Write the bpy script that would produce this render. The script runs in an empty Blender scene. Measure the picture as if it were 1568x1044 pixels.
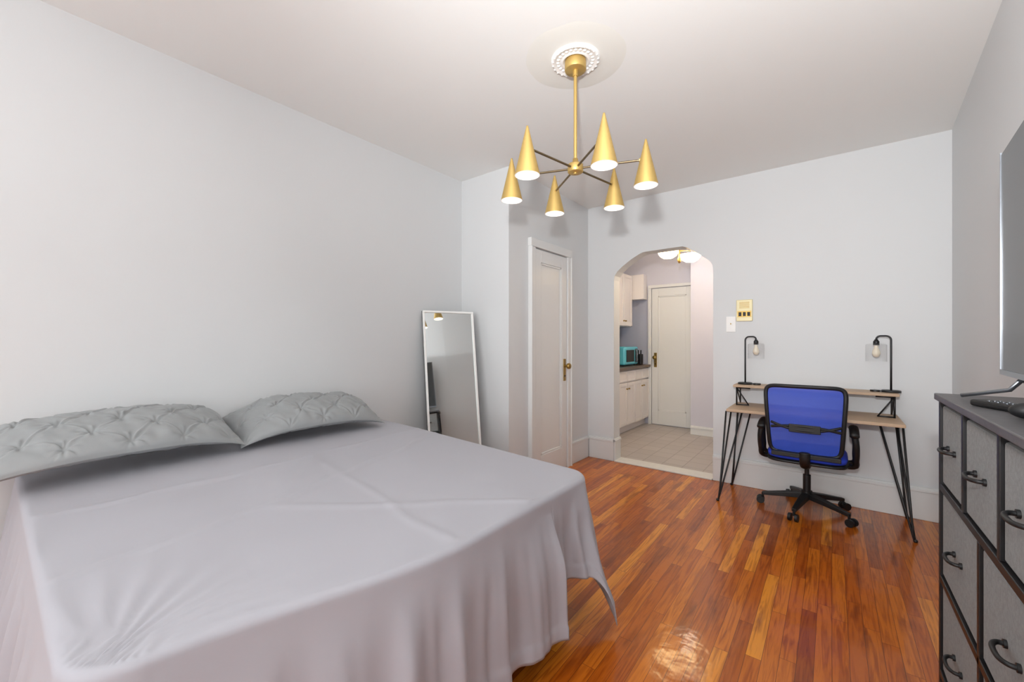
import bpy, math, random
from mathutils import Vector, Matrix, noise
random.seed(4)
TH=math.radians(37.87); CH=1.28; CEIL=2.75

def lin(c):
    r=[]
    for v in c[:3]:
        v=v/255.0
        r.append(v/12.92 if v<=0.04045 else ((v+0.055)/1.055)**2.4)
    return (r[0],r[1],r[2],1.0)

def mat(name,col,rough=0.6,metal=0.0,var=0.04,vs=6.0,bump=0.0,bs=60.0,spec=0.5,emit=None,es=0.0,alpha=1.0,coat=0.0,sheen=0.0,trans=0.0):
    m=bpy.data.materials.new(name); m.use_nodes=True
    nt=m.node_tree; b=nt.nodes['Principled BSDF']
    L=lin(col)
    tc=nt.nodes.new('ShaderNodeTexCoord')
    nz=nt.nodes.new('ShaderNodeTexNoise'); nz.inputs['Scale'].default_value=vs; nz.inputs['Detail'].default_value=4
    nt.links.new(tc.outputs['Object'],nz.inputs['Vector'])
    mx=nt.nodes.new('ShaderNodeMix'); mx.data_type='RGBA'
    mx.inputs['A'].default_value=tuple([max(0,c*(1-var)) for c in L[:3]]+[1])
    mx.inputs['B'].default_value=tuple([min(1,c*(1+var)) for c in L[:3]]+[1])
    nt.links.new(nz.outputs['Fac'],mx.inputs['Factor'])
    nt.links.new(mx.outputs['Result'],b.inputs['Base Color'])
    b.inputs['Roughness'].default_value=rough
    b.inputs['Metallic'].default_value=metal
    b.inputs['Specular IOR Level'].default_value=spec
    b.inputs['Coat Weight'].default_value=coat
    b.inputs['Coat Roughness'].default_value=0.08
    b.inputs['Sheen Weight'].default_value=sheen
    b.inputs['Transmission Weight'].default_value=trans
    b.inputs['Alpha'].default_value=alpha
    if emit:
        b.inputs['Emission Color'].default_value=lin(emit); b.inputs['Emission Strength'].default_value=es
    if bump>0:
        n2=nt.nodes.new('ShaderNodeTexNoise'); n2.inputs['Scale'].default_value=bs; n2.inputs['Detail'].default_value=5
        nt.links.new(tc.outputs['Object'],n2.inputs['Vector'])
        bp=nt.nodes.new('ShaderNodeBump'); bp.inputs['Strength'].default_value=bump; bp.inputs['Distance'].default_value=0.01
        nt.links.new(n2.outputs['Fac'],bp.inputs['Height']); nt.links.new(bp.outputs['Normal'],b.inputs['Normal'])
    return m

M={}
M['wall']=mat('paint_wall',(219,221,222),0.55,var=0.012,vs=1.2,bump=0.05,bs=14)
M['ceil']=mat('paint_ceiling',(242,243,241),0.75,var=0.01,vs=1.0,bump=0.04,bs=10)
M['patch']=mat('plaster_patch',(238,238,232),0.75,var=0.012,vs=3.0,bump=0.06,bs=20)
M['trim']=mat('paint_trim',(226,227,226),0.35,var=0.01)
M['kwall']=mat('paint_kitchen',(209,208,219),0.5,var=0.015,vs=2)
M['kblue']=mat('paint_backsplash',(176,180,197),0.5,var=0.02,vs=2)
M['cab']=mat('paint_cabinet',(236,230,227),0.35,var=0.01)
M['counter']=mat('countertop_brown',(92,72,58),0.3,var=0.3,vs=60)
M['gold']=mat('brushed_gold',(208,177,108),0.42,metal=0.7,var=0.05,vs=20)
M['brass']=mat('aged_brass',(170,140,80),0.35,metal=0.9,var=0.15,vs=30)
M['bronze']=mat('arm_metal',(120,106,82),0.35,metal=0.8,var=0.05)
M['white']=mat('white_enamel',(248,248,245),0.5,var=0.005)
M['shadein']=mat('shade_inner_glow',(250,248,242),0.5,var=0.005,emit=(255,250,240),es=0.45)  # weak emission added so the cone interiors look bright white
M['bulb']=mat('bulb_frosted',(250,250,245),0.4,var=0.0,emit=(255,250,240),es=0.8)
M['bulbc']=mat('bulb_clear_warm',(236,226,206),0.25,var=0.0)
M['opal']=mat('opal_lit',(255,246,226),0.4,var=0.0,emit=(255,220,160),es=26)
M['black']=mat('black_metal',(22,22,24),0.4,var=0.1)
M['blackp']=mat('black_plastic',(18,18,20),0.5,var=0.1)
M['sheet']=mat('sheet_cotton',(173,172,179),0.6,var=0.03,vs=3,bump=0.08,bs=9,spec=0.35,sheen=0.1)
M['pillow']=mat('pillow_fabric',(150,153,154),0.5,var=0.05,vs=5,bump=0.05,bs=300,spec=0.45,sheen=0.1)
M['blue']=mat('blue_mesh',(56,88,205),0.7,var=0.06,vs=200,alpha=0.82)
M['bluef']=mat('blue_fabric',(38,66,200),0.8,var=0.05,vs=100)
M['oak']=mat('desk_oak',(190,162,134),0.5,var=0.12,vs=14)
M['tv']=mat('tv_screen',(40,42,44),0.28,var=0.02,spec=0.8)
M['silver']=mat('silver_trim',(140,144,150),0.3,metal=0.9,var=0.03)
M['darktop']=mat('dresser_top',(88,86,88),0.45,var=0.2,vs=12,bump=0.1,bs=30)
M['drawer']=mat('drawer_fabric',(142,146,147),0.9,var=0.3,vs=110,bump=0.3,bs=400)
M['teal']=mat('teal_enamel',(88,190,208),0.3,var=0.02)
M['marble']=mat('threshold_marble',(222,220,214),0.3,var=0.08,vs=20)
M['ivory']=mat('switch_ivory',(248,247,244),0.35,var=0.01)
M['plate']=mat('plate_brass_cream',(222,210,168),0.4,metal=0.2,var=0.05)
M['mattress']=mat('mattress_ticking',(215,213,210),0.9,var=0.03)

m=mat('mirror_silver',(236,240,240),0.02,metal=1.0,var=0.0); M['mirror']=m
m=bpy.data.materials.new('clear_glass'); m.use_nodes=True; nt=m.node_tree; nt.nodes.clear()
o=nt.nodes.new('ShaderNodeOutputMaterial'); t=nt.nodes.new('ShaderNodeBsdfTransparent'); g=nt.nodes.new('ShaderNodeBsdfGlossy'); mx=nt.nodes.new('ShaderNodeMixShader')
t.inputs['Color'].default_value=(.985,.985,.985,1); g.inputs['Roughness'].default_value=0.05
lw=nt.nodes.new('ShaderNodeLayerWeight'); lw.inputs['Blend'].default_value=0.11
nt.links.new(lw.outputs['Facing'],mx.inputs[0]); nt.links.new(t.outputs[0],mx.inputs[1]); nt.links.new(g.outputs[0],mx.inputs[2]); nt.links.new(mx.outputs[0],o.inputs['Surface'])
M['glass']=m

def floor_mat():
    m=bpy.data.materials.new('oak_strip_floor'); m.use_nodes=True; nt=m.node_tree; b=nt.nodes['Principled BSDF']
    N=nt.nodes.new; Lk=nt.links.new
    geo=N('ShaderNodeNewGeometry'); sp=N('ShaderNodeSeparateXYZ'); cb=N('ShaderNodeCombineXYZ')
    Lk(geo.outputs['Position'],sp.inputs[0])
    RW=.056
    dv_=N('ShaderNodeMath'); dv_.operation='DIVIDE'; dv_.inputs[1].default_value=RW; Lk(sp.outputs['X'],dv_.inputs[0])
    fl=N('ShaderNodeMath'); fl.operation='FLOOR'; Lk(dv_.outputs[0],fl.inputs[0])
    wn=N('ShaderNodeTexWhiteNoise'); wn.noise_dimensions='1D'; Lk(fl.outputs[0],wn.inputs['W'])
    sh_=N('ShaderNodeMath'); sh_.operation='MULTIPLY_ADD'; sh_.inputs[1].default_value=7.3; Lk(wn.outputs['Value'],sh_.inputs[0]); Lk(sp.outputs['Y'],sh_.inputs[2])
    Lk(sh_.outputs[0],cb.inputs['X']); Lk(sp.outputs['X'],cb.inputs['Y'])
    br=N('ShaderNodeTexBrick'); br.offset=0.0; br.offset_frequency=2; br.squash=1.0
    br.inputs['Scale'].default_value=1.0; br.inputs['Brick Width'].default_value=0.74; br.inputs['Row Height'].default_value=RW
    br.inputs['Mortar Size'].default_value=0.0009; br.inputs['Mortar Smooth'].default_value=0.1; br.inputs['Bias'].default_value=0.0
    br.inputs['Color1'].default_value=(0,0,0,1); br.inputs['Color2'].default_value=(1,1,1,1); br.inputs['Mortar'].default_value=(.35,.35,.35,1)
    Lk(cb.outputs[0],br.inputs['Vector'])
    cr=N('ShaderNodeValToRGB'); e=cr.color_ramp.elements
    e[0].position=0.0; e[0].color=lin((152,72,12)); e[1].position=1.0; e[1].color=lin((234,152,46))
    for p,c in ((0.15,(178,88,16)),(0.5,(192,100,22)),(0.85,(208,118,30))):
        k=e.new(p); k.color=lin(c)
    Lk(br.outputs['Color'],cr.inputs['Fac'])
    mp=N('ShaderNodeMapping'); mp.inputs['Scale'].default_value=(46,2.6,1)
    Lk(geo.outputs['Position'],mp.inputs['Vector'])
    ad=N('ShaderNodeVectorMath'); ad.operation='MULTIPLY_ADD'; ad.inputs[1].default_value=(37,37,37)
    Lk(br.outputs['Color'],ad.inputs[0]); Lk(mp.outputs[0],ad.inputs[2])
    nz=N('ShaderNodeTexNoise'); nz.inputs['Scale'].default_value=1.0; nz.inputs['Detail'].default_value=6; nz.inputs['Distortion'].default_value=1.8
    Lk(ad.outputs[0],nz.inputs['Vector'])
    g=N('ShaderNodeValToRGB'); g.color_ramp.elements[0].position=0.34; g.color_ramp.elements[0].color=(.52,.37,.24,1); g.color_ramp.elements[1].position=0.55; g.color_ramp.elements[1].color=(1.0,1.0,1.0,1)
    Lk(nz.outputs['Fac'],g.inputs['Fac'])
    mu=N('ShaderNodeMix'); mu.data_type='RGBA'; mu.blend_type='MULTIPLY'; mu.inputs['Factor'].default_value=0.8
    Lk(cr.outputs['Color'],mu.inputs['A']); Lk(g.outputs['Color'],mu.inputs['B'])
    m2=N('ShaderNodeMapping'); m2.inputs['Scale'].default_value=(9,1.6,1); Lk(geo.outputs['Position'],m2.inputs['Vector'])
    n4=N('ShaderNodeTexNoise'); n4.inputs['Scale'].default_value=1.6; n4.inputs['Detail'].default_value=3; Lk(m2.outputs[0],n4.inputs['Vector'])
    g4=N('ShaderNodeValToRGB'); g4.color_ramp.elements[0].position=0.30; g4.color_ramp.elements[0].color=(.42,.28,.2,1); g4.color_ramp.elements[1].position=0.42; g4.color_ramp.elements[1].color=(1,1,1,1)
    Lk(n4.outputs['Fac'],g4.inputs['Fac'])
    mu2=N('ShaderNodeMix'); mu2.data_type='RGBA'; mu2.blend_type='MULTIPLY'; mu2.inputs['Factor'].default_value=0.7
    Lk(mu.outputs['Result'],mu2.inputs['A']); Lk(g4.outputs['Color'],mu2.inputs['B'])
    mo=N('ShaderNodeMix'); mo.data_type='RGBA'; mo.blend_type='MIX'
    Lk(br.outputs['Fac'],mo.inputs['Factor']); Lk(mu2.outputs['Result'],mo.inputs['A']); mo.inputs['B'].default_value=lin((96,42,8))
    Lk(mo.outputs['Result'],b.inputs['Base Color'])
    b.inputs['Roughness'].default_value=0.32
    b.inputs['Specular IOR Level'].default_value=0.3
    b.inputs['Specular Tint'].default_value=(1,.75,.4,1)
    b.inputs['Coat Weight'].default_value=0.45; b.inputs['Coat Roughness'].default_value=0.10
    b.inputs['Coat Tint'].default_value=(1,.95,.85,1)
    n3=N('ShaderNodeTexNoise'); n3.inputs['Scale'].default_value=9; n3.inputs['Detail'].default_value=3
    Lk(geo.outputs['Position'],n3.inputs['Vector'])
    mth=N('ShaderNodeMath'); mth.operation='MULTIPLY_ADD'; mth.inputs[1].default_value=-0.6
    Lk(br.outputs['Fac'],mth.inputs[0]); Lk(n3.outputs['Fac'],mth.inputs[2])
    bp=N('ShaderNodeBump'); bp.inputs['Strength'].default_value=0.16; bp.inputs['Distance'].default_value=0.012
    Lk(mth.outputs[0],bp.inputs['Height']); Lk(bp.outputs['Normal'],b.inputs['Normal']); Lk(bp.outputs['Normal'],b.inputs['Coat Normal'])
    return m
M['floor']=floor_mat()
def tile_mat():
    m=bpy.data.materials.new('kitchen_tile'); m.use_nodes=True; nt=m.node_tree; b=nt.nodes['Principled BSDF']
    geo=nt.nodes.new('ShaderNodeNewGeometry'); br=nt.nodes.new('ShaderNodeTexBrick'); br.offset=0
    br.inputs['Scale'].default_value=1; br.inputs['Brick Width'].default_value=0.2; br.inputs['Row Height'].default_value=0.2; br.inputs['Mortar Size'].default_value=0.005
    br.inputs['Color1'].default_value=lin((178,170,165)); br.inputs['Color2'].default_value=lin((186,178,173)); br.inputs['Mortar'].default_value=lin((156,148,142))
    nt.links.new(geo.outputs['Position'],br.inputs['Vector']); nt.links.new(br.outputs['Color'],b.inputs['Base Color']); b.inputs['Roughness'].default_value=0.4
    return m
M['tile']=tile_mat()

class MB:
    def __init__(s): s.v=[];s.f=[];s.m=[];s.s=[];s.ml=[]
    def mi(s,k):
        if k not in s.ml: s.ml.append(k)
        return s.ml.index(k)
    def add(s,vs,fs,mt,sm=False,mtx=None):
        o=len(s.v); k=s.mi(mt)
        for p in vs:
            p=Vector(p)
            if mtx is not None: p=mtx@p
            s.v.append(tuple(p))
        for f in fs:
            s.f.append(tuple(i+o for i in f)); s.m.append(k); s.s.append(sm)
    def box(s,lo,hi,mt,mtx=None):
        x0,y0,z0=lo;x1,y1,z1=hi
        vs=[(x0,y0,z0),(x1,y0,z0),(x1,y1,z0),(x0,y1,z0),(x0,y0,z1),(x1,y0,z1),(x1,y1,z1),(x0,y1,z1)]
        s.add(vs,[(0,3,2,1),(4,5,6,7),(0,1,5,4),(1,2,6,5),(2,3,7,6),(3,0,4,7)],mt,False,mtx)
    def lathe(s,prof,mt,mtx=None,seg=32,cap=False):
        vs=[];fs=[];n=len(prof)
        for i in range(seg):
            a=2*math.pi*i/seg
            for r,z in prof: vs.append((r*math.cos(a),r*math.sin(a),z))
        for i in range(seg):
            j=(i+1)%seg
            for k in range(n-1):
                fs.append((i*n+k,j*n+k,j*n+k+1,i*n+k+1))
        s.add(vs,fs,mt,True,mtx)
    def cyl(s,p,q,r,mt,r2=None,seg=20):
        p=Vector(p);q=Vector(q); r2=r if r2 is None else r2
        d=q-p; L=d.length
        R=d.to_track_quat('Z','Y').to_matrix().to_4x4(); R.translation=p
        vs=[];fs=[]
        for i in range(seg):
            a=2*math.pi*i/seg
            vs.append((r*math.cos(a),r*math.sin(a),0))
        for i in range(seg):
            a=2*math.pi*i/seg
            vs.append((r2*math.cos(a),r2*math.sin(a),L))
        s.add(vs,[(i,(i+1)%seg,seg+(i+1)%seg,seg+i) for i in range(seg)],mt,True,R)
        s.add(vs,[tuple(range(seg-1,-1,-1)),tuple(range(seg,2*seg))],mt,False,R)
    def tube(s,pts,r,mt,seg=10,closed=False,sx=1.0):
        P=[Vector(p) for p in pts]; n=len(P); T=[]
        for i in range(n):
            if closed: t=P[(i+1)%n]-P[i-1]
            else: t=P[min(i+1,n-1)]-P[max(i-1,0)]
            T.append(t.normalized())
        up=Vector((0,0,1)) if abs(T[0].z)<0.9 else Vector((0,1,0))
        nrm=T[0].cross(up).normalized(); vs=[];fs=[]
        for i in range(n):
            nrm=(nrm-T[i]*nrm.dot(T[i])).normalized(); bi=T[i].cross(nrm)
            for k in range(seg):
                a=2*math.pi*k/seg
                vs.append(P[i]+nrm*math.cos(a)*r*sx+bi*math.sin(a)*r)
        for i in range(n if closed else n-1):
            j=(i+1)%n
            for k in range(seg):
                l=(k+1)%seg
                fs.append((i*seg+k,i*seg+l,j*seg+l,j*seg+k))
        if not closed:
            fs.append(tuple(range(seg-1,-1,-1))); fs.append(tuple((n-1)*seg+k for k in range(seg)))
        s.add(vs,fs,mt,True)
    def sphere(s,c,r,mt,sc=(1,1,1),seg=20):
        pr=[(r*math.sin(math.pi*i/12),-r*math.cos(math.pi*i/12)) for i in range(13)]
        s.lathe(pr,mt,Matrix.Translation(c)@Matrix.Diagonal((sc[0],sc[1],sc[2],1)),seg)
    def grid(s,fn,nu,nv,mt,sm=True):
        vs=[fn(i/nu,j/nv) for i in range(nu+1) for j in range(nv+1)]
        fs=[(i*(nv+1)+j,(i+1)*(nv+1)+j,(i+1)*(nv+1)+j+1,i*(nv+1)+j+1) for i in range(nu) for j in range(nv)]
        s.add(vs,fs,mt,sm)
    def build(s,name,parent=None,bevel=0,recalc=True):
        me=bpy.data.meshes.new(name); me.from_pydata(s.v,[],s.f)
        for k in s.ml: me.materials.append(M[k])
        me.polygons.foreach_set('material_index',s.m); me.polygons.foreach_set('use_smooth',s.s)
        if recalc:
            import bmesh
            bm=bmesh.new(); bm.from_mesh(me); bmesh.ops.recalc_face_normals(bm,faces=bm.faces); bm.to_mesh(me); bm.free()
        me.update()
        ob=bpy.data.objects.new(name,me); bpy.context.scene.collection.objects.link(ob)
        if parent: ob.parent=parent
        if bevel:
            b=ob.modifiers.new('bevel','BEVEL'); b.width=bevel; b.segments=2; b.limit_method='ANGLE'; b.angle_limit=math.radians(50)
        return ob
def empty(name):
    e=bpy.data.objects.new(name,None); e.empty_display_size=0.1; bpy.context.scene.collection.objects.link(e); return e
def B(name,lo,hi,mt,parent=None,bevel=0):
    b=MB(); b.box(lo,hi,mt); return b.build(name,parent,bevel)
def smooth(t): t=max(0,min(1,t)); return t*t*(3-2*t)
def path(pts,n=8):
    P=[Vector(p) for p in pts]; out=[]
    for i in range(len(P)-1):
        a=P[max(i-1,0)];b=P[i];c=P[i+1];d=P[min(i+2,len(P)-1)]
        for k in range(n):
            t=k/n
            out.append(0.5*((2*b)+(c-a)*t+(2*a-5*b+4*c-d)*t*t+(3*b-3*c+d-a)*t**3))
    out.append(P[-1]); return out

# ---------------- ROOM ----------------
XL=-2.70; YB=4.14; XC=-2.146; YC=2.715; YF=-2.6; XR=0.66
B('floor',(-2.8,YF-.1,-0.1),(0.80,YB+0.02,0.0),'floor')
B('floor_kitchen',(-2.95,YB+0.02,-0.1),(-0.4,6.5,0.0),'tile')
B('ceiling',(-2.95,YF-.1,CEIL),(0.80,6.5,CEIL+0.1),'ceil')
B('wall_left',(XL-0.1,YF-.1,0),(XL,YC+0.08,CEIL),'wall')
B('wall_closet_front',(XL,YC,0),(XC,YC+0.08,CEIL),'wall')
B('wall_closet_side',(XC-0.08,YC+0.08,0),(XC,YB,CEIL),'wall')
arch=[(-1.84,0),(-1.84,1.93),(-1.832,1.975),(-1.80,2.02),(-1.74,2.07),(-1.64,2.135),(-1.56,2.175),(-1.52,2.188),(-1.14,2.192),(-1.10,2.178),(-1.02,2.125),(-.93,2.055),(-.885,2.01),(-.87,1.975),(-.866,1.93),(-.866,0)]
poly=[(XC-0.08,0)]+arch+[(XR+0.1,0),(XR+0.1,CEIL),(XC-0.08,CEIL)]
b=MB(); n=len(poly); yb2=YB+0.15
vs=[(x,YB,z) for x,z in poly]+[(x,yb2,z) for x,z in poly]
fs=[tuple(range(n)),tuple(range(2*n-1,n-1,-1))]+[(i,(i+1)%n,n+(i+1)%n,n+i) for i in range(n)]
b.add(vs,fs,'wall'); b.build('wall_back')
b=MB(); xa=XR-0.055*(YB-2.2)
pl=[(XR,YB),(xa,2.2),(xa,YF-.1),(0.8,YF-.1),(0.8,YB)]
n=5; vs=[(x,y,0) for x,y in pl]+[(x,y,CEIL) for x,y in pl]
b.add(vs,[tuple(range(n)),tuple(range(2*n-1,n-1,-1))]+[(i,(i+1)%n,n+(i+1)%n,n+i) for i in range(n)],'wall'); b.build('wall_right')
b=MB(); wx0,wx1,wz0,wz1=-2.3,0.2,0.7,2.4
b.box((XL,YF-0.1,0),(wx0,YF,CEIL),'wall'); b.box((wx1,YF-0.1,0),(xa,YF,CEIL),'wall')
b.box((wx0,YF-0.1,0),(wx1,YF,wz0),'wall'); b.box((wx0,YF-0.1,wz1),(wx1,YF,CEIL),'wall'); b.build('wall_front')
b=MB(); wm=(wx0+wx1)/2
for lo,hi in (((wx0,YF-.08,wz0),(wx0+.06,YF+.02,wz1)),((wx1-.06,YF-.08,wz0),(wx1,YF+.02,wz1)),((wx0,YF-.08,wz1-.06),(wx1,YF+.02,wz1)),((wx0-.04,YF-.08,wz0-.03),(wx1+.04,YF+.06,wz0+.03)),
    ((wm-.03,YF-.08,wz0),(wm+.03,YF,wz1)),((wx0,YF-.07,1.53),(wx1,YF-.02,1.58))): b.box(lo,hi,'trim')
b.build('window_1')
def bb(name,lo,hi,axis,side):
    b=MB(); b.box(lo,hi,'trim')
    lo2=list(lo);hi2=list(hi); lo2[2]=hi[2]-0.035; hi2[2]=hi[2]-0.012
    if axis=='y':
        if side<0: lo2[1]-=0.008
        else: hi2[1]+=0.008
    else:
        if side<0: lo2[0]-=0.008
        else: hi2[0]+=0.008
    b.box(lo2,hi2,'trim'); return b.build(name,None,0.004)
bb('baseboard_back_right',(-.866,YB-.018,0),(XR-0.002,YB,.235),'y',-1)
bb('baseboard_back_left',(XC+.02,YB-.018,0),(-1.84,YB,.235),'y',-1)
bb('baseboard_closet_side',(XC,3.72,0),(XC+.018,YB-.02,.235),'x',1)
bb('baseboard_closet_corner',(XC,YC,0),(XC+.018,2.99,.235),'x',1)
bb('baseboard_closet_front',(XL,YC-.018,0),(XC,YC,.235),'y',-1)
bb('baseboard_arch_jamb',(-1.84,YB+.0,0),(-1.825,YB+.15,.235),'x',1)
B('trim_threshold',(-1.825,YB-.03,0),(-.87,YB+.15,.012),'marble',None,.003)

def door(name,w,h,mtx,knob_x,trimw=.075):
    e=empty(name); b=MB()
    st=.095
    b.box((0,-.008,0.01),(w,.0,h),'trim',mtx)
    b.box((0,-.022,0.01),(st,-.008,h),'trim',mtx); b.box((w-st,-.022,0.01),(w,-.008,h),'trim',mtx)
    b.box((st,-.022,h-st-.02),(w-st,-.008,h),'trim',mtx); b.box((st,-.022,.01),(w-st,-.008,.22),'trim',mtx)
    for lo,hi in (((st,-.017,.22),(st+.018,-.008,h-.115)),((w-st-.018,-.017,.22),(w-st,-.008,h-.115)),((st,-.017,.22),(w-st,-.008,.238)),((st,-.017,h-.133),(w-st,-.008,h-.115))): b.box(lo,hi,'trim',mtx)
    b.build('slab',e,.003)
    b=MB(); t=trimw
    b.box((-t,-.035,0),(-.008,0,h+.01),'trim',mtx); b.box((w+.008,-.035,0),(w+t,0,h+.01),'trim',mtx); b.box((-t-.01,-.04,h+.01),(w+t+.01,0,h+.01+t),'trim',mtx)
    b.box((-t-.008,-.045,0),(-t+.012,0,h+.01),'trim',mtx); b.box((w+t-.012,-.045,0),(w+t+.008,0,h+.01),'trim',mtx)
    b.build('casing',e,.004)
    b=MB(); kx=knob_x
    b.box((kx-.022,-.027,.88),(kx+.022,-.022,1.10),'brass',mtx)
    R=mtx@Matrix.Translation((kx,-.027,1.03))@Matrix.Rotation(math.pi/2,4,'X')
    b.lathe([(.012,0),(.012,.025),(.028,.035),(.031,.05),(.024,.062),(0,.066)],'brass',R,20)
    b.cyl(mtx@Vector((kx,-.026,.93)),mtx@Vector((kx,-.031,.93)),.009,'black')
    b.build('knob_and_plate',e,.002)
    return e
mt=Matrix(((0,-1,0,XC),(1,0,0,3.075),(0,0,1,0),(0,0,0,1)))
door('door_1',.56,2.12,mt,.515)
KY=6.35
mt=Matrix(((1,0,0,-2.19),(0,1,0,KY),(0,0,1,0),(0,0,0,1)))
door('door_2',.60,2.08,mt,.055,.045)
KX=-2.80
B('wall_kitchen_left',(KX-.1,yb2,0),(KX,KY+.1,CEIL),'kblue')
B('wall_kitchen_back',(KX,KY,0),(-.5,KY+.1,CEIL),'kwall')
B('wall_kitchen_right',(-.55,yb2,0),(-.45,KY,CEIL),'kwall')
B('wall_kitchen_pier',(-1.535,5.98,0),(-.55,KY,CEIL),'kwall')
B('wall_kitchen_near',(KX,yb2-.05,0),(XC-.08,yb2,CEIL),'kwall')
bb('baseboard_kitchen_pier',(-1.535,5.962,0),(-.56,5.98,.12),'y',-1)

e=empty('base_cabinet'); FX=-2.235
b=MB(); b.box((KX+.003,4.6,.10),(FX-.02,KY-.003,.88),'cab'); b.box((KX+.003,4.6,0),(FX-.07,KY-.003,.10),'cab'); b.build('carcass',e,.003)
b=MB(); y=4.62
nd=6; dw=(KY-.02-4.62)/nd
for i in range(nd):
    y0=4.62+i*dw+.008;y1=y0+dw-.016
    for z0,z1 in ((.12,.70),(.72,.865)):
        b.box((FX-.02,y0,z0),(FX-.004,y1,z1),'cab')
        s_=.045 if z1<.8 else .025
        b.box((FX-.004,y0,z0),(FX+.004,y0+s_,z1),'cab');b.box((FX-.004,y1-s_,z0),(FX+.004,y1,z1),'cab')
        b.box((FX-.004,y0+s_,z0),(FX+.004,y1-s_,z0+s_),'cab');b.box((FX-.004,y0+s_,z1-s_),(FX+.004,y1-s_,z1),'cab')
    b.cyl((FX+.004,y0+.03 if i%2 else y1-.03,.62),(FX+.025,y0+.03 if i%2 else y1-.03,.62),.01,'brass')
b.build('doors_and_drawers',e,.003)
B('countertop',(KX+.003,4.58,.882),(FX+.03,KY-.003,.92),'counter',e,.004)
e=empty('wall_cabinet'); UX=-2.44
B('carcass',(KX+.003,4.6,1.50),(UX-.02,6.17,2.29),'cab',e,.003)
b=MB(); nd=5; dw=(6.17-4.6)/nd
for i in range(nd):
    y0=4.6+i*dw+.006;y1=y0+dw-.012;z0,z1=1.51,2.28;s_=.05
    b.box((UX-.02,y0,z0),(UX-.006,y1,z1),'cab')
    b.box((UX-.006,y0,z0),(UX+.003,y0+s_,z1),'cab');b.box((UX-.006,y1-s_,z0),(UX+.003,y1,z1),'cab')
    b.box((UX-.006,y0+s_,z0),(UX+.003,y1-s_,z0+s_),'cab');b.box((UX-.006,y0+s_,z1-s_),(UX+.003,y1-s_,z1),'cab')
    b.cyl((UX,y1-.03 if i%2 else y0+.03,1.58),(UX+.025,y1-.03 if i%2 else y0+.03,1.58),.01,'brass')
b.build('doors',e,.003)
B('trim_kitchen_soffit',(KX+.003,6.19,1.92),(-2.27,KY-.002,2.30),'cab',None,.004)
B('trim_backsplash',(KX+.001,6.345,.925),(-2.27,KY+.001,1.915),'kblue')
e=empty('microwave'); b=MB(); z0=.935
b.box((-2.68,5.56,z0),(-2.31,6.07,z0+.26),'teal'); b.build('body',e,.02)
b=MB(); b.box((-2.309,5.62,z0+.045),(-2.302,5.90,z0+.215),'blackp'); b.box((-2.309,5.95,z0+.03),(-2.304,6.03,z0+.23),'blackp'); b.build('door_window',e,.006)
b=MB(); b.tube(path([(-2.302,5.925,z0+.04),(-2.275,5.925,z0+.06),(-2.275,5.925,z0+.20),(-2.302,5.925,z0+.22)]),.007,'silver'); b.cyl((-2.304,5.99,z0+.07),(-2.29,5.99,z0+.07),.022,'silver'); b.cyl((-2.304,5.99,z0+.15),(-2.29,5.99,z0+.15),.022,'silver'); b.build('handle_and_dials',e)
b=MB()
for yy in (5.6,6.03):
    for xx in (-2.64,-2.35): b.cyl((xx,yy,.92),(xx,yy,z0+.01),.012,'blackp')
b.build('feet',e)
e=empty('knife_block'); b=MB(); b.box((-2.42,6.16,.921),(-2.30,6.26,1.08),'blackp'); b.build('block',e,.01)
b=MB()
for i in range(3): b.cyl((-2.40+.04*i,6.21,1.075),(-2.395+.04*i,6.20,1.14),.009,'blackp')
b.build('handles',e)
e=empty('kitchen_ceiling_light'); lx,ly,lz=-1.35,4.79,2.19
b=MB(); b.lathe([(0,CEIL-.03),(.05,CEIL-.03),(.06,CEIL-.001)],'brass',Matrix.Translation((lx,ly,0)),24)
b.cyl((lx,ly,lz-.03),(lx,ly,CEIL-.02),.010,'brass'); b.sphere((lx,ly,lz+.0),.02,'brass',(1,1,2.0))
dv=Vector((math.cos(TH),math.sin(TH),0))
for sg in (-1,1):
    c=Vector((lx,ly,lz+.10)); b.tube([c,c+dv*sg*.12],.006,'brass')
b.build('stem_and_arms',e)
for k,sg in enumerate((-1,1)):
    c=Vector((lx,ly,lz-.01-.02*sg))+dv*sg*.125; b=MB()
    b.lathe([(.0,0.0),(.05,.008),(.085,.03),(.105,.062),(.11,.09),(.10,.09),(.08,.035),(0,.012)],'opal',Matrix.Translation(c),28); b.build('bowl_%d'%(k+1),e)

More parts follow.
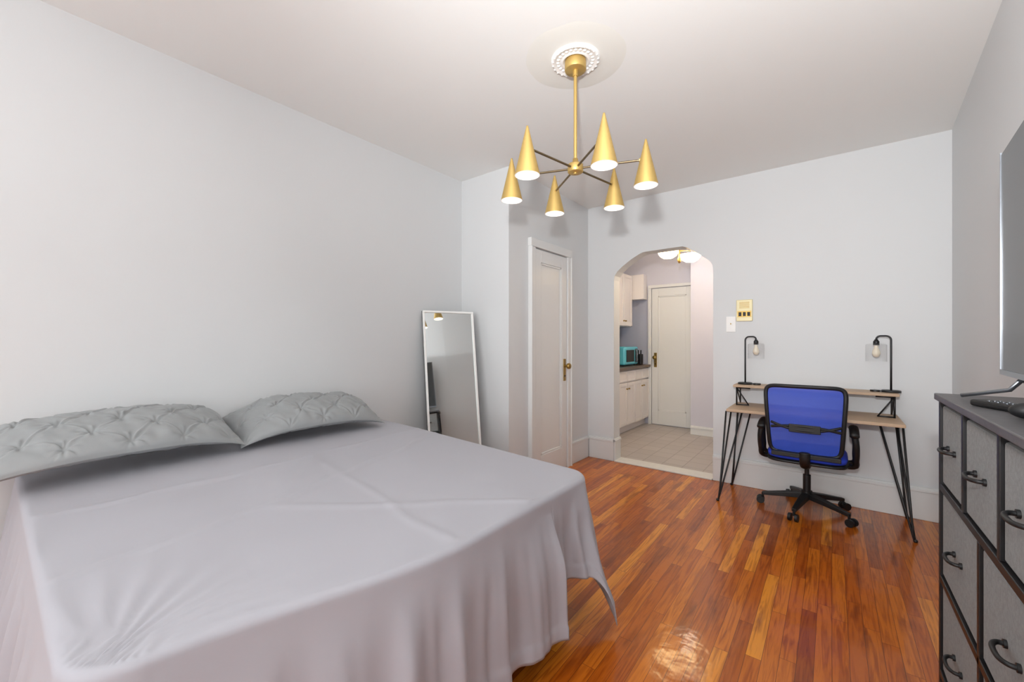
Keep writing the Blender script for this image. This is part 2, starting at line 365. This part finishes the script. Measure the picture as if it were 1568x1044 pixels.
# ---------------- CHANDELIER ----------------
e=empty('chandelier'); cx,cy=-1.058,1.90; hz=2.18
T=Matrix.Translation
b=MB(); b.lathe([(0,CEIL-.06),(.052,CEIL-.06),(.055,CEIL-.056),(.055,CEIL-.012)],'gold',T((cx,cy,0)),40)
b.cyl((cx,cy,hz),(cx,cy,CEIL-.04),.009,'gold')
b.cyl((cx,cy,CEIL-.09),(cx,cy,CEIL-.06),.014,'gold')
b.lathe([(0,-.022),(.012,-.022),(.012,-.03),(0,-.03)],'gold',T((cx,cy,hz)),16)
b.lathe([(0,-.022),(.036,-.022),(.040,-.018),(.040,.018),(.036,.022),(.016,.022),(.014,.05),(0,.05)],'gold',T((cx,cy,hz)),32)
b.build('stem_and_hub',e)
for k in range(6):
    a=math.radians(-40.1+60*k); px,py=cx+.35*math.cos(a),cy+.35*math.sin(a)
    b=MB(); b.cyl((cx+.035*math.cos(a),cy+.035*math.sin(a),hz),(px,py,hz),.0055,'bronze',seg=12)
    q=(cx+.318*math.cos(a),cy+.318*math.sin(a),hz); q2=(cx+.335*math.cos(a),cy+.335*math.sin(a),hz); b.cyl(q,q2,.010,'gold',seg=14)
    b.build('arm_%d'%(k+1),e)
    b=MB(); zb=2.05
    b.lathe([(.058,0),(.0585,.004),(.0065,.222),(.005,.230),(0,.232)],'gold',T((px,py,zb)),36)
    b.lathe([(.0585,0),(.055,0),(.055,.001),(.030,.10)],'shadein',T((px,py,zb)),36)
    b.lathe([(0,.02),(.02,.025),(.027,.045),(.024,.07),(.015,.10),(.0,.1)],'bulb',T((px,py,zb)),20)
    b.lathe([(.030,.10),(0,.10)],'shadein',T((px,py,zb)),36)
    b.build('cone_shade_%d'%(k+1),e,recalc=True)
b=MB()
b.lathe([(.0,CEIL-.006),(.060,CEIL-.010),(.062,CEIL-.016),(.070,CEIL-.017),(.076,CEIL-.011),(.104,CEIL-.012),(.110,CEIL-.018),(.118,CEIL-.017),(.124,CEIL-.006),(.128,CEIL-.001)],'white',T((cx,cy,0)),72)
for i in range(24):
    a=2*math.pi*i/24; b.sphere((cx+.09*math.cos(a),cy+.09*math.sin(a),CEIL-.012),.009,'white',(1,1,.6),10)
    a+=math.pi/24; b.sphere((cx+.116*math.cos(a),cy+.116*math.sin(a),CEIL-.015),.0075,'white',(1,1,.7),10)
vs=[];NQ=96
for r,z in ((0,CEIL-.003),(.225,CEIL-.003),(.262,CEIL+.0005)):
    for i in range(NQ):
        a=2*math.pi*i/NQ; rr=r*(1+.03*noise.noise(Vector((math.cos(a)*2,math.sin(a)*2,0)))); vs.append((cx+rr*math.cos(a),cy+rr*math.sin(a),z))
b.add(vs,[(j*NQ+i,j*NQ+(i+1)%NQ,(j+1)*NQ+(i+1)%NQ,(j+1)*NQ+i) for j in range(2) for i in range(NQ)],'patch',True)
b.build('ceiling_medallion')

# ---------------- BED ----------------
bed=empty('bed'); FXb=-.89; FYb=1.76; NYb=.08; HXb=-2.665
def H(x,y): return .66+.07*max(0,min(1,(-.9-x)/1.75))
RE=.022
def perim():
    pts=[]
    def arc(cx,cy,r,a0,a1,n,tag):
        for i in range(n+1):
            a=math.radians(a0+(a1-a0)*i/n); pts.append((cx+r*math.cos(a),cy+r*math.sin(a),math.cos(a),math.sin(a)))
    def line(x0,y0,x1,y1,nx,ny,n):
        for i in range(1,n):
            t=i/n; pts.append((x0+(x1-x0)*t,y0+(y1-y0)*t,nx,ny))
    rh=.03; rf=.10; rn=.12
    arc(HXb+rh,FYb-rh,rh,180,90,4,'h')
    line(HXb+rh,FYb,FXb-rf,FYb,0,1,150)
    arc(FXb-rf,FYb-rf,rf,90,0,40,'f')
    line(FXb,FYb-rf,FXb,NYb+rn,1,0,500)
    arc(FXb-rn,NYb+rn,rn,0,-90,60,'n')
    line(FXb-rn,NYb,HXb+rh,NYb,0,-1,240)
    arc(HXb+rh,NYb+rh,rh,-90,-180,4,'h')
    line(HXb,NYb+rh,HXb,FYb-rh,-1,0,60)
    return pts
PR=perim(); NP=len(PR)
cum=[0]
for i in range(1,NP): cum.append(cum[-1]+math.hypot(PR[i][0]-PR[i-1][0],PR[i][1]-PR[i-1][1]))
def warp(x,y):
    return x-.17*smooth((.95-y)/.85)*max(0,(x+2.7)/1.8)
cX,cY=-1.75,.92
verts=[];NT=60;ND=44
def nz(x,y,z=0): return noise.noise(Vector((x,y,z)))
def crease(d,w): return math.exp(-(d/w)**2)
for j in range(NT+1):
    k=(j/NT)
    for i,(x,y,nx,ny) in enumerate(PR):
        X=cX+(x-nx*RE-cX)*k; Y=cY+(y-ny*RE-cY)*k
        z=H(X,Y)+.006*nz(X*2.2,Y*2.2,1.)+.004*nz(X*3+Y*5,Y*2-X*2,7.)
        z+=.006*crease((X-1.0*Y+2.2)+.05*nz(Y*3,0),.028)*smooth((Y-.5)/.3)
        z+=.004*crease((X+.35*Y+1.35)+.04*nz(Y*4,3.),.022)
        z+=.005*crease((X+.1*Y+1.95)+.04*nz(Y*4,5.),.028)
        z+=.004*crease((Y-.95)+.05*nz(X*3,9.)+.1*(X+1.5),.022)*smooth((X+2.1)/.3)
        dd=math.hypot(X+1.05,Y-.15); z+=.003*math.sin(math.atan2(Y-.15,-X-.95)*26+2*nz(X*3,Y*3))*math.exp(-(dd/.28)**2)
        verts.append((warp(X,Y),Y,z))
for j in range(1,7):
    a=math.pi/2*j/6
    for i,(x,y,nx,ny) in enumerate(PR):
        o=-RE+RE*math.sin(a); X=x+nx*o;Y=y+ny*o
        z=H(X,Y)-RE*(1-math.cos(a))+.006*nz(X*2.2,Y*2.2,1.)
        verts.append((warp(X,Y),Y,z))
sF=cum[4+150+20]
def ridge(ph):
    c=.5+.5*math.cos(ph); return c*c*1.6-.6
def pleat(s,t):
    w=s+.075*nz(s*2.1,3.3)+.016*nz(s*6,t*1.5,2.)
    a=.5+.5*nz(s*1.9,9.)
    v=.019*ridge(2*math.pi*w/.175)*(.35+a)
    v+=.010*ridge(2*math.pi*w/.098+1.3+.6*t)*(1.2-a)
    v+=.020*nz(s*3.4,t*.9,4.)+.010*nz(s*13,t*1.2,6.)
    return v
for j in range(1,ND+1):
    t=j/ND
    for i,(x,y,nx,ny) in enumerate(PR):
        s=cum[i]; head=max(0,-nx)
        hem=.13+.012*math.sin(s*5)
        off=.008*smooth(t*3)+.014*t
        dx=dy=0
        wv=pleat(s,t); amp=smooth((t-.04)*1.8)*(.6+.4*t)
        if nx>.7 or (abs(s-sF)<.4):
            yy=y
            if nx>.7:
                kk=smooth((1.415-yy)/.012) if yy>1.3 else 1
                off+=kk*.048*smooth((yy-1.12)/.28)*smooth((t-.06)*2.2)
                hem=(.12+.05*smooth((1.25-yy)/.5))*kk+(1-kk)*.27
                if yy>1.40: off-=.014*smooth(t*2)
            g=math.exp(-((s-sF-.03)/.10)**2)
            dx=.17*g*t**1.2; dy=-.035*g*t
            g2=math.exp(-((s-sF-.03)/.045)**2); 
            if s>=sF: hem=hem-.21*g2
            if s<sF: hem=.22-.17*math.exp(-((s-sF)/.06)**2)
        if ny<-.5:
            hem=.10; wv*=1.2; off+=.05*t
        gn=math.exp(-((x-FXb+.05)**2+(y-NYb-.05)**2)/.03); dx+=.04*gn*t; dy+=-.07*gn*t
        if head>.5: off=0;wv=0;hem=.35
        elif x<-2.5:
            wv*=smooth((x-HXb)/.15)
        X=x+nx*(off+wv*amp)+dx; Y=y+ny*(off+wv*amp)+dy
        zt=H(x,y)-RE+.006*nz(x*2.2,y*2.2,1.)
        dh=(1-t)*(zt-hem)
        hb=.004*smooth((.055-dh)/.004) if nx>.7 and dh<.055 else 0
        X+=nx*hb
        z=zt+(hem-zt)*t
        verts.append((warp(X,min(max(Y,-.3),2.1)),Y,z))
NR=NT+1+6+ND
faces=[]
for j in range(NR-1):
    for i in range(NP):
        k=(i+1)%NP
        faces.append((j*NP+i,j*NP+k,(j+1)*NP+k,(j+1)*NP+i))
b=MB(); b.add(verts,faces,'sheet',True); sh=b.build('sheet',bed,recalc=False)
sd=sh.modifiers.new('thick','SOLIDIFY'); sd.thickness=.003; sd.offset=0
b=MB(); b.box((HXb+.03,NYb+.08,.36),(-1.12,FYb-.05,.61),'mattress'); b.build('mattress',bed,.03)
b=MB(); b.box((HXb+.02,NYb+.09,.30),(-1.06,FYb-.06,.355),'black')
for xx in (-2.6,-1.85,-.985-.02):
    for yy in (NYb+.16,.92,1.62): 
        xx2=-1.13 if (xx>-1.2 and yy<.5) else xx
        b.cyl((xx2,yy,0),(xx2,yy,.32),.02,'black')
b.build('frame_and_legs',bed,.004)

def pillow(name,cy_,wy,dep,cxp,cz,tilt,yaw,seed,th=.075,lift=0.0):
    def f(top):
        def fn(u,v):
            U=2*u-1;V=2*v-1
            ed=max(0,1-abs(U)**3.4)**.52*max(0,1-abs(V)**2.7)**.58
            x=U*wy/2*(1-.04*(1-V*V)*abs(U)**3+.012*nz(V*2,seed,1)); y=V*dep/2*(1+.05*(1-U*U)*abs(V)**3+.03*nz(U*3,seed))
            z=th*ed*(1+.18*nz(U*1.8,V*1.5,seed))
            fade=min(1,ed*1.6)
            p=.19
            xw=x+.026*nz(x*7,y*7,seed+1);yw=y+.026*nz(x*7,y*7,seed+5)
            A=(xw+yw*1.15)/p;Bq=(xw-yw*1.15)/p
            ax=A-round(A);bx=Bq-round(Bq); rr=math.hypot(ax,bx)
            kn=math.exp(-(rr*rr)/.010)
            la=.5+.9*nz(x*5,y*5,seed+2)+.3; lb=.5+.9*nz(x*5,y*5,seed+8)+.3
            wa=.028
            z+=fade*(-.010*kn-.008*math.exp(-rr*rr/.05)+.0048*la*math.exp(-(ax/wa)**2)*(1-kn)+.0048*lb*math.exp(-(bx/wa)**2)*(1-kn)-.003*la*math.exp(-((ax-.07)/.045)**2)-.003*lb*math.exp(-((bx-.07)/.045)**2))
            z+=fade*.0045*math.cos(7*math.atan2(bx,ax)+3*nz(x*6,y*6,seed))*math.exp(-((rr-.19)/.14)**2)
            z+=.012*nz(x*6,y*6,seed+3)*fade+.009*nz(x*22+y*6,y*16,seed)*fade
            if not top: z=-z*.6
            z-=.050*abs(U)**3.5+.018*U*U
            return (x,y,z)
        return fn
    b=MB()
    R=Matrix.Translation((cxp,cy_,cz))@Matrix.Rotation(yaw,4,'Z')@Matrix(((0,-1,0,0),(1,0,0,0),(0,0,1,0),(0,0,0,1)))@Matrix.Rotation(tilt,4,'X')
    for top in (True,False):
        fn=f(top)
        b.grid(lambda u,v:R@Vector(fn(u,v)),260,140,'pillow')
    return b.build(name,None,recalc=True)
pillow('pillow',.365,.88,.38,-2.46,.882,math.radians(17),0.02,3.1,.082)
pillow('pillow',1.21,.82,.36,-2.473,.860,math.radians(17),-0.03,8.4,.082)

# ---------------- FLOOR MIRROR ----------------
e=empty('floor_mirror')
nrm=Vector((.918,-.397,0)).normalized(); wd=Vector((.397,.918,0)).normalized()
topc=Vector((-2.588,2.436,1.53)); botc=topc+nrm*.24; botc.z=0.012
upv=(topc-botc).normalized(); Hm=(topc-botc).length; nn=wd.cross(upv).normalized()
if nn.dot(nrm)<0: nn=-nn
R=Matrix(((wd.x,upv.x,nn.x,botc.x),(wd.y,upv.y,nn.y,botc.y),(wd.z,upv.z,nn.z,botc.z),(0,0,0,1)))
w=.225; fw=.016
b=MB(); b.box((-w,0,-.0),(w,fw,.022),'white',R);b.box((-w,Hm-fw,0),(w,Hm,.022),'white',R);b.box((-w,fw,0),(-w+fw,Hm-fw,.022),'white',R);b.box((w-fw,fw,0),(w,Hm-fw,.022),'white',R); b.build('frame',e,.003)
b=MB(); b.box((-w+fw,fw,.004),(w-fw,Hm-fw,.010),'mirror',R); b.build('glass',e)
b=MB(); b.box((-w,0,-.012),(w,Hm,-.0005),'blackp',R); b.build('backing',e)

# ---------------- DRESSER ----------------
e=empty('dresser'); x0,x1,y0,y1,hh=.29,.535,1.06,2.02,1.10
b=MB(); b.box((x0-.01,y0-.01,hh-.022),(x1,y1+.01,hh),'darktop'); b.build('top',e,.003)
b=MB(); t=.02
for yy in (y0,y1-t):
    for xx in (x0,x1-t): b.box((xx,yy,0),(xx+t,yy+t,hh-.022),'black')
for yy in (y0,y1-t):
    for zz in (hh-.045,.78,.47,.12): b.box((x0+t,yy,zz-.01),(x1-t,yy+t,zz+.01),'black')
for zz in (.785,.475,.155): b.box((x0,y0+t,zz-.011),(x0+t,y1-t,zz+.011),'black'); b.box((x1-t,y0+t,zz-.011),(x1,y1-t,zz+.011),'black')
c1,c2=y1-.32,y1-.64
for cc in (c1,c2): b.box((x0,cc-.009,.796),(x0+t,cc+.009,hh-.022),'black')
b.box((x0,(y0+y1)/2-.009,.166),(x0+t,(y0+y1)/2+.009,.774),'black')
b.box((x0+.01,y0+.02,.09),(x1-.01,y1-.02,.10),'black')
b.build('frame',e,.002)
dr=[]
for a,c in ((y0+t,c2-.009),(c2+.009,c1-.009),(c1+.009,y1-t)): dr.append((a,c,.796,hh-.03))
for z0,z1 in ((.486,.774),(.166,.464)):
    for a,c in ((y0+t,(y0+y1)/2-.009),((y0+y1)/2+.009,y1-t)): dr.append((a,c,z0,z1))
for i,(a,c,z0,z1) in enumerate(dr):
    b=MB(); b.box((x0+.006,a+.006,z0+.005),(x1-.01,c-.006,z1-.008),'drawer'); b.build('drawer_%d'%(i+1),e,.006)
    b=MB(); ym=(a+c)/2; zm=(z0+z1)/2+.0
    if i in(0,1,2): zm=.935
    pts=path([(x0+.006,ym+.042,zm),(x0-.010,ym+.040,zm),(x0-.020,ym+.02,zm-.001),(x0-.020,ym-.02,zm-.001),(x0-.010,ym-.040,zm),(x0+.006,ym-.042,zm)],6)
    b.tube(pts,.0052,'blackp'); 
    for sg in (-1,1): b.cyl((x0+.006,ym+sg*.042,zm),(x0-.0,ym+sg*.042,zm),.009,'blackp')
    b.build('handle_%d'%(i+1),e)

# ---------------- TV ----------------
e=empty('television')
tx,ty=.425,1.985
wdir=Vector((-math.sin(math.radians(4)),-math.cos(math.radians(4)),0)); nout=Vector((-math.cos(math.radians(4)),math.sin(math.radians(4)),0))
R=Matrix(((wdir.x,nout.x,0,tx),(wdir.y,nout.y,0,ty),(0,0,1,1.175),(0,0,0,1)))
Wt,Ht=1.22,.70
b=MB(); b.box((0,-.03,0),(Wt,0,Ht),'blackp',R); b.box((.2,-.07,.05),(Wt-.2,-.03,.4),'blackp',R); b.build('body',e,.004)
b=MB(); b.box((.008,0,.014),(Wt-.008,.0015,Ht-.008),'tv',R); b.build('screen',e)
b=MB()
b.box((-.003,-.02,0),(.0,-.004,Ht),'silver',R); b.box((0,-.02,-.003),(Wt,-.004,0),'silver',R); b.box((0,0.0,0),(Wt,.004,.016),'silver',R); b.box((0,0,.012),(.006,.004,Ht),'silver',R)
b.build('bezel',e)
b=MB()
for xx in (.20,Wt-.2):
    P=lambda a,c,z:R@Vector((a,c,z-1.175))
    b.tube([P(xx,-.015,1.18),P(xx-.02,.01,1.14),P(xx-.06,.10,1.113)],.006,'silver',sx=1.6)
    b.tube([P(xx,-.015,1.18),P(xx-.02,-.03,1.14),P(xx-.04,-.065,1.113)],.006,'silver',sx=1.6)
b.build('stand_feet',e)
e=empty('remote_control'); b=MB()
R2=T((.36,1.62,1.101))@Matrix.Rotation(math.radians(25),4,'Z')
b.box((-.022,-.09,0),(.022,.09,.018),'blackp',R2); b.build('body',e,.006)
b=MB()
for i in range(5):
    for j in (-1,0,1): b.cyl(R2@Vector((j*.012,-.06+i*.025,.017)),R2@Vector((j*.012,-.06+i*.025,.020)),.004,'silver',seg=10)
b.build('buttons',e)
e=empty('game_controller'); b=MB(); cc=Vector((.40,1.40,1.125))
b.sphere(cc,.05,'blackp',(1,1.2,.42)); b.sphere(cc+Vector((-.04,.055,-.004)),.028,'blackp',(1.4,.9,.7)); b.sphere(cc+Vector((-.04,-.055,-.004)),.028,'blackp',(1.4,.9,.7))
b.cyl(cc+Vector((-.015,.025,.015)),cc+Vector((-.015,.025,.03)),.01,'blackp');b.cyl(cc+Vector((-.015,-.025,.015)),cc+Vector((-.015,-.025,.03)),.01,'blackp')
b.build('body',e)

# ---------------- DESK ----------------
e=empty('writing_desk'); dx0,dx1,dy0,dy1,dz=-.664,.375,3.63,4.10,.742
B('desktop',(dx0,dy0,dz-.022),(dx1,dy1,dz),'oak',e,.003)
B('monitor_shelf',(dx0+.005,3.88,.893),(dx1-.005,4.105,.912),'oak',e,.003)
b=MB()
for sg,xx in ((1,dx0+.03),(-1,dx1-.03)):
    for yy in (3.90,4.08): b.tube([(xx,yy,dz),(xx,yy,.893)],.006,'black')
    b.tube([(xx,3.90,.89),(xx,4.08,dz+.003)],.005,'black')
    b.tube([(xx,3.90,.89),(xx+sg*.09,3.90,dz+.003)],.005,'black')
    b.tube([(xx+sg*.09,3.90,dz+.006),(xx,3.90,dz+.006)],.005,'black')
    b.tube([(xx,3.90,.886),(xx+sg*.1,3.90,.886)],.005,'black')
b.build('shelf_brackets',e)
def hairpin(k,fx,fy,ins,iny):
    b=MB(); zt=dz-.022
    base=Vector((fx,fy,.008))
    tp=[Vector((fx+ins*.055,fy+iny*.03,zt)),Vector((fx+ins*.165,fy+iny*.05,zt)),Vector((fx+ins*.075,fy+iny*.13,zt))]
    for i in range(3):
        o=(tp[i]-base); o.z=0; o=o.normalized()*.012
        b.tube([tp[i],base+o+Vector((0,0,.03)),base+o*.4],.0062,'black')
    b.sphere(base,.012,'black')
    b.box((min(fx+ins*.05,fx+ins*.18),min(fy+iny*.02,fy+iny*.14),zt-.004),(max(fx+ins*.05,fx+ins*.18),max(fy+iny*.02,fy+iny*.14),zt),'black')
    b.build('hairpin_leg_%d'%k,e)
hairpin(1,-.724,3.622,1,1); hairpin(2,-.705,4.09,1,-1); hairpin(3,.42,3.64,-1,1); hairpin(4,.43,4.09,-1,-1)

# ---------------- DESK LAMPS ----------------
def lamp(x,y,sg):
    e=empty('table_lamp'); z0=.912; R_=T((x,y,z0))
    b=MB(); b.lathe([(0,0.0),(.055,0),(.055,.012),(.05,.016),(0,.016)],'black',R_,32)
    b.cyl((x+sg*.085,y,z0),(x+sg*.085,y,z0+.012),.03,'black')
    b.box((min(x,x+sg*.085),y-.02,z0),(max(x,x+sg*.085),y+.02,z0+.010),'black')
    b.build('base',e)
    zt=z0+.405
    pts=[(x,y,z0+.01),(x,y,z0+.2),(x,y,zt-.03)]+[(x+sg*(.03-.03*math.cos(a)),y,zt-.03+.03*math.sin(a)) for a in (math.pi*i/12 for i in range(1,7))]+[(x+sg*.055,y,zt)]+[(x+sg*(.055+.025*math.sin(a)),y,zt-.025+.025*math.cos(a)) for a in (math.pi*i/12 for i in range(1,7))]
    b=MB(); b.tube(pts,.0062,'black'); sx=x+sg*.08
    b.lathe([(.0,.0),(.010,0),(.012,-.008),(.018,-.014),(.018,-.042),(0,-.042)],'black',T((sx,y,zt-.025)),24)
    b.build('arm_and_socket',e)
    b=MB(); b.lathe([(.018,-.045),(.055,-.05),(.060,-.058),(.060,-.175)],'glass',T((sx,y,zt-.02+.01)),36)
    b.build('glass_shade',e)
    b=MB(); b.lathe([(.0,-.135),(.016,-.13),(.024,-.11),(.022,-.09),(.012,-.065),(.012,-.05)],'bulbc',T((sx,y,zt-.02)),20); b.build('bulb',e)
lamp(-.585,4.0,1); lamp(.335,4.0,-1)

# ---------------- CHAIR ----------------
e=empty('office_chair'); ox,oy=-.15,3.83
b=MB()
for k in range(5):
    a=math.radians(185+72*k); d=Vector((math.cos(a),math.sin(a),0)); c=Vector((ox,oy,0))
    pr=Vector((-d.y,d.x,0))
    pts=[c+d*.02+Vector((0,0,.115)),c+d*.14+Vector((0,0,.10)),c+d*.29+Vector((0,0,.075))]
    vs=[];ww=[.026,.022,.014]; hh_=[.022,.018,.012]
    for p,w_,h_ in zip(pts,ww,hh_):
        for q in ((-w_,-h_),(w_,-h_),(w_,h_),(-w_,h_)): vs.append(p+pr*q[0]+Vector((0,0,q[1])))
    fs=[(0,1,2,3),(11,10,9,8)]+[(i*4+j,i*4+(j+1)%4,(i+1)*4+(j+1)%4,(i+1)*4+j) for i in range(2) for j in range(4)]
    b.add(vs,fs,'blackp')
    b.cyl(c+d*.285+Vector((0,0,.035)),c+d*.285+Vector((0,0,.08)),.008,'blackp')
    for sg in (-1,1):
        q=c+d*.30+pr*sg*.008; b.cyl(q+Vector((0,0,.027))-pr*.0+pr*sg*.004,q+Vector((0,0,.027))+pr*sg*.022,.027,'blackp')
b.cyl((ox,oy,.09),(ox,oy,.15),.035,'blackp'); b.build('star_base',e,.004)
b=MB(); b.cyl((ox,oy,.14),(ox,oy,.27),.025,'blackp'); b.cyl((ox,oy,.26),(ox,oy,.37),.015,'black'); b.box((ox-.09,oy-.12,.365),(ox+.09,oy+.08,.395),'blackp'); b.tube([(ox+.02,oy,.36),(ox+.2,oy,.355),(ox+.24,oy,.36)],.006,'blackp'); b.build('gas_column',e,.004)
b=MB(); sw,sdp=.245,.235; sy=oy-.02
def seatf(z0,hgt,mt,scale):
    nS=48; rings=[(0.0,hgt),(.5,hgt),(.8,hgt*.97),(.93,hgt*.85),(1.0,hgt*.5),(.98,hgt*.12),(.9,0),(0,0)]
    vs=[];
    for r,zz in rings:
        for i in range(nS):
            a=2*math.pi*i/nS; c_,s_=math.cos(a),math.sin(a); p=.38
            vs.append((ox+sw*scale*r*math.copysign(abs(c_)**p,c_),sy+sdp*scale*r*math.copysign(abs(s_)**p,s_),z0+zz-.015*smooth((r*s_-.6)/.4)))
    fs=[(j*nS+i,j*nS+(i+1)%nS,(j+1)*nS+(i+1)%nS,(j+1)*nS+i) for j in range(len(rings)-1) for i in range(nS)]
    b.add(vs,fs,mt,True)
seatf(.395,.03,'blackp',1.0); seatf(.42,.065,'bluef',.98); b.build('seat',e)
nS=96
def backpt(r,a):
    c_,s_=math.cos(a),math.sin(a); p=.2
    U=r*math.copysign(abs(c_)**p,c_); V=r*math.copysign(abs(s_)**p,s_)
    v=(V+1)/2; wv_=.205+.028*v
    x=ox-.005+U*wv_; z=.475+.485*v; y=3.575-.045*v-.03*math.sin(math.pi*v*.9)+.035*U*U-.02
    return Vector((x,y,z))
b=MB(); b.tube([backpt(1,2*math.pi*(i+.5)/nS) for i in range(nS)],.011,'blackp',10,True,1.3)
b.build('back_frame',e)
b=MB(); vs=[];nr=12
for j in range(nr+1):
    for i in range(nS): vs.append(backpt(j/nr*.99+.001,2*math.pi*(i+.5)/nS))
b.add(vs,[(j*nS+i,j*nS+(i+1)%nS,(j+1)*nS+(i+1)%nS,(j+1)*nS+i) for j in range(nr) for i in range(nS)],'blue',True); b.build('back_mesh',e)
b=MB()
for z_,dz_,w_ in ((.70,.02,.2),(.665,-.012,.2)):
    pts=[(ox-w_+.4*w_*5*i/20,3.49-.012+.028*((i-10)/10)**2,z_-dz_*2*(1-((i-10)/10)**2)) for i in range(21)]
    b.tube(pts,.009,'blackp',8,False,1.0)
b.box((ox-.09,3.472,.645),(ox+.09,3.484,.70),'blackp')
b.tube(path([(ox,3.79,.375),(ox,3.62,.38),(ox,3.535,.43),(ox,3.52,.50)]),.018,'blackp',10,False,1.8)
b.box((ox-.2,3.53,.455),(ox+.2,3.56,.485),'blackp')
b.build('lumbar_and_spine',e,.003)
b=MB()
for sg in (-1,1):
    X=ox+sg*.27
    b.tube(path([(ox+sg*.15,3.78,.39),(X,3.74,.40),(X+sg*.01,3.68,.46),(X+sg*.01,3.63,.56),(X,3.62,.645)]),.019,'blackp',10,False,1.0)
    b.tube(path([(ox+sg*.15,3.90,.39),(X,3.88,.40),(X+sg*.01,3.84,.48),(X+sg*.01,3.80,.60),(X,3.78,.65)]),.016,'blackp',10,False,1.0)
    b.tube(path([(X,3.58,.64),(X,3.66,.665),(X,3.78,.668),(X,3.86,.65)]),.018,'blackp',12,False,1.5)
b.build('armrests',e)

# ---------------- WALL PLATES ----------------
e=empty('intercom_panel'); b=MB(); b.box((-.675,YB-.012,1.455),(-.548,YB,1.645),'plate'); b.build('plate',e,.004)
b=MB(); b.box((-.665,YB-.016,1.492),(-.558,YB-.012,1.545),'brass')
for i in range(3): b.box((-.655+.034*i,YB-.022,1.50),(-.633+.034*i,YB-.016,1.535),'blackp')
for i in range(6): b.box((-.65,YB-.0135,1.57+i*.01),(-.572,YB-.012,1.574+i*.01),'brass')
b.build('buttons',e,.001)
e=empty('light_switch'); b=MB(); b.box((-.757,YB-.008,1.36),(-.679,YB,1.50),'ivory'); b.build('plate',e,.003)
b=MB(); b.box((-.724,YB-.010,1.415),(-.712,YB-.008,1.445),'ivory'); b.box((-.722,YB-.02,1.428),(-.714,YB-.010,1.44),'brass'); b.build('toggle',e,.001)

# ---------------- LIGHTS ----------------
def area(name,loc,dirv,sx,sy,pw,col):
    l=bpy.data.lights.new(name,'AREA'); l.shape='RECTANGLE'; l.size=sx; l.size_y=sy; l.energy=pw; l.color=col
    o=bpy.data.objects.new(name,l); o.location=loc; o.rotation_euler=Vector(dirv).to_track_quat('-Z','Y').to_euler(); bpy.context.scene.collection.objects.link(o); return o
area('window_daylight',((wx0+wx1)/2,YF-.13,(wz0+wz1)/2),(0,1,0),2.45,1.65,66,(.97,.985,1.0))
area('ceiling_fill',(-.15,-.9,1.7),(0,0,1),.3,.3,38,(.975,.985,1.0))  # added upward fill to brighten the ceiling, not a lamp of the room
l=bpy.data.lights.new('camera_flash','SPOT'); l.energy=250; l.shadow_soft_size=.05; l.color=(.982,.99,1.0); l.spot_size=math.radians(128); l.spot_blend=1.0
o=bpy.data.objects.new('camera_flash',l); o.location=(-.0,-.15,1.60); o.rotation_euler=Vector((-.05,3.2,1.7)).to_track_quat('-Z','Y').to_euler(); bpy.context.scene.collection.objects.link(o)
l=bpy.data.lights.new('kitchen_fill','POINT'); l.energy=11; l.shadow_soft_size=.1; l.color=(.98,.96,1.0)  # added fill supporting the ceiling fixture, no bulb hangs at this spot
o=bpy.data.objects.new('kitchen_fill',l); o.location=(-1.35,5.2,2.45); bpy.context.scene.collection.objects.link(o)

w=bpy.data.worlds.new('world'); bpy.context.scene.world=w; w.use_nodes=True
nt=w.node_tree; bg=nt.nodes['Background']; sky=nt.nodes.new('ShaderNodeTexSky'); sky.sky_type='HOSEK_WILKIE'; sky.turbidity=4
nt.links.new(sky.outputs[0],bg.inputs['Color']); bg.inputs['Strength'].default_value=1.0

cam=bpy.data.cameras.new('camera'); cam.sensor_width=36; cam.lens=630/1568*36; cam.clip_start=.02
co=bpy.data.objects.new('camera',cam); co.location=(0,0,CH); co.rotation_euler=(math.pi/2,0,TH); bpy.context.scene.collection.objects.link(co)
bpy.context.scene.camera=co
vs_=bpy.context.scene.view_settings; vs_.view_transform='Standard'; vs_.look='None'; vs_.exposure=0.0; vs_.gamma=1.0
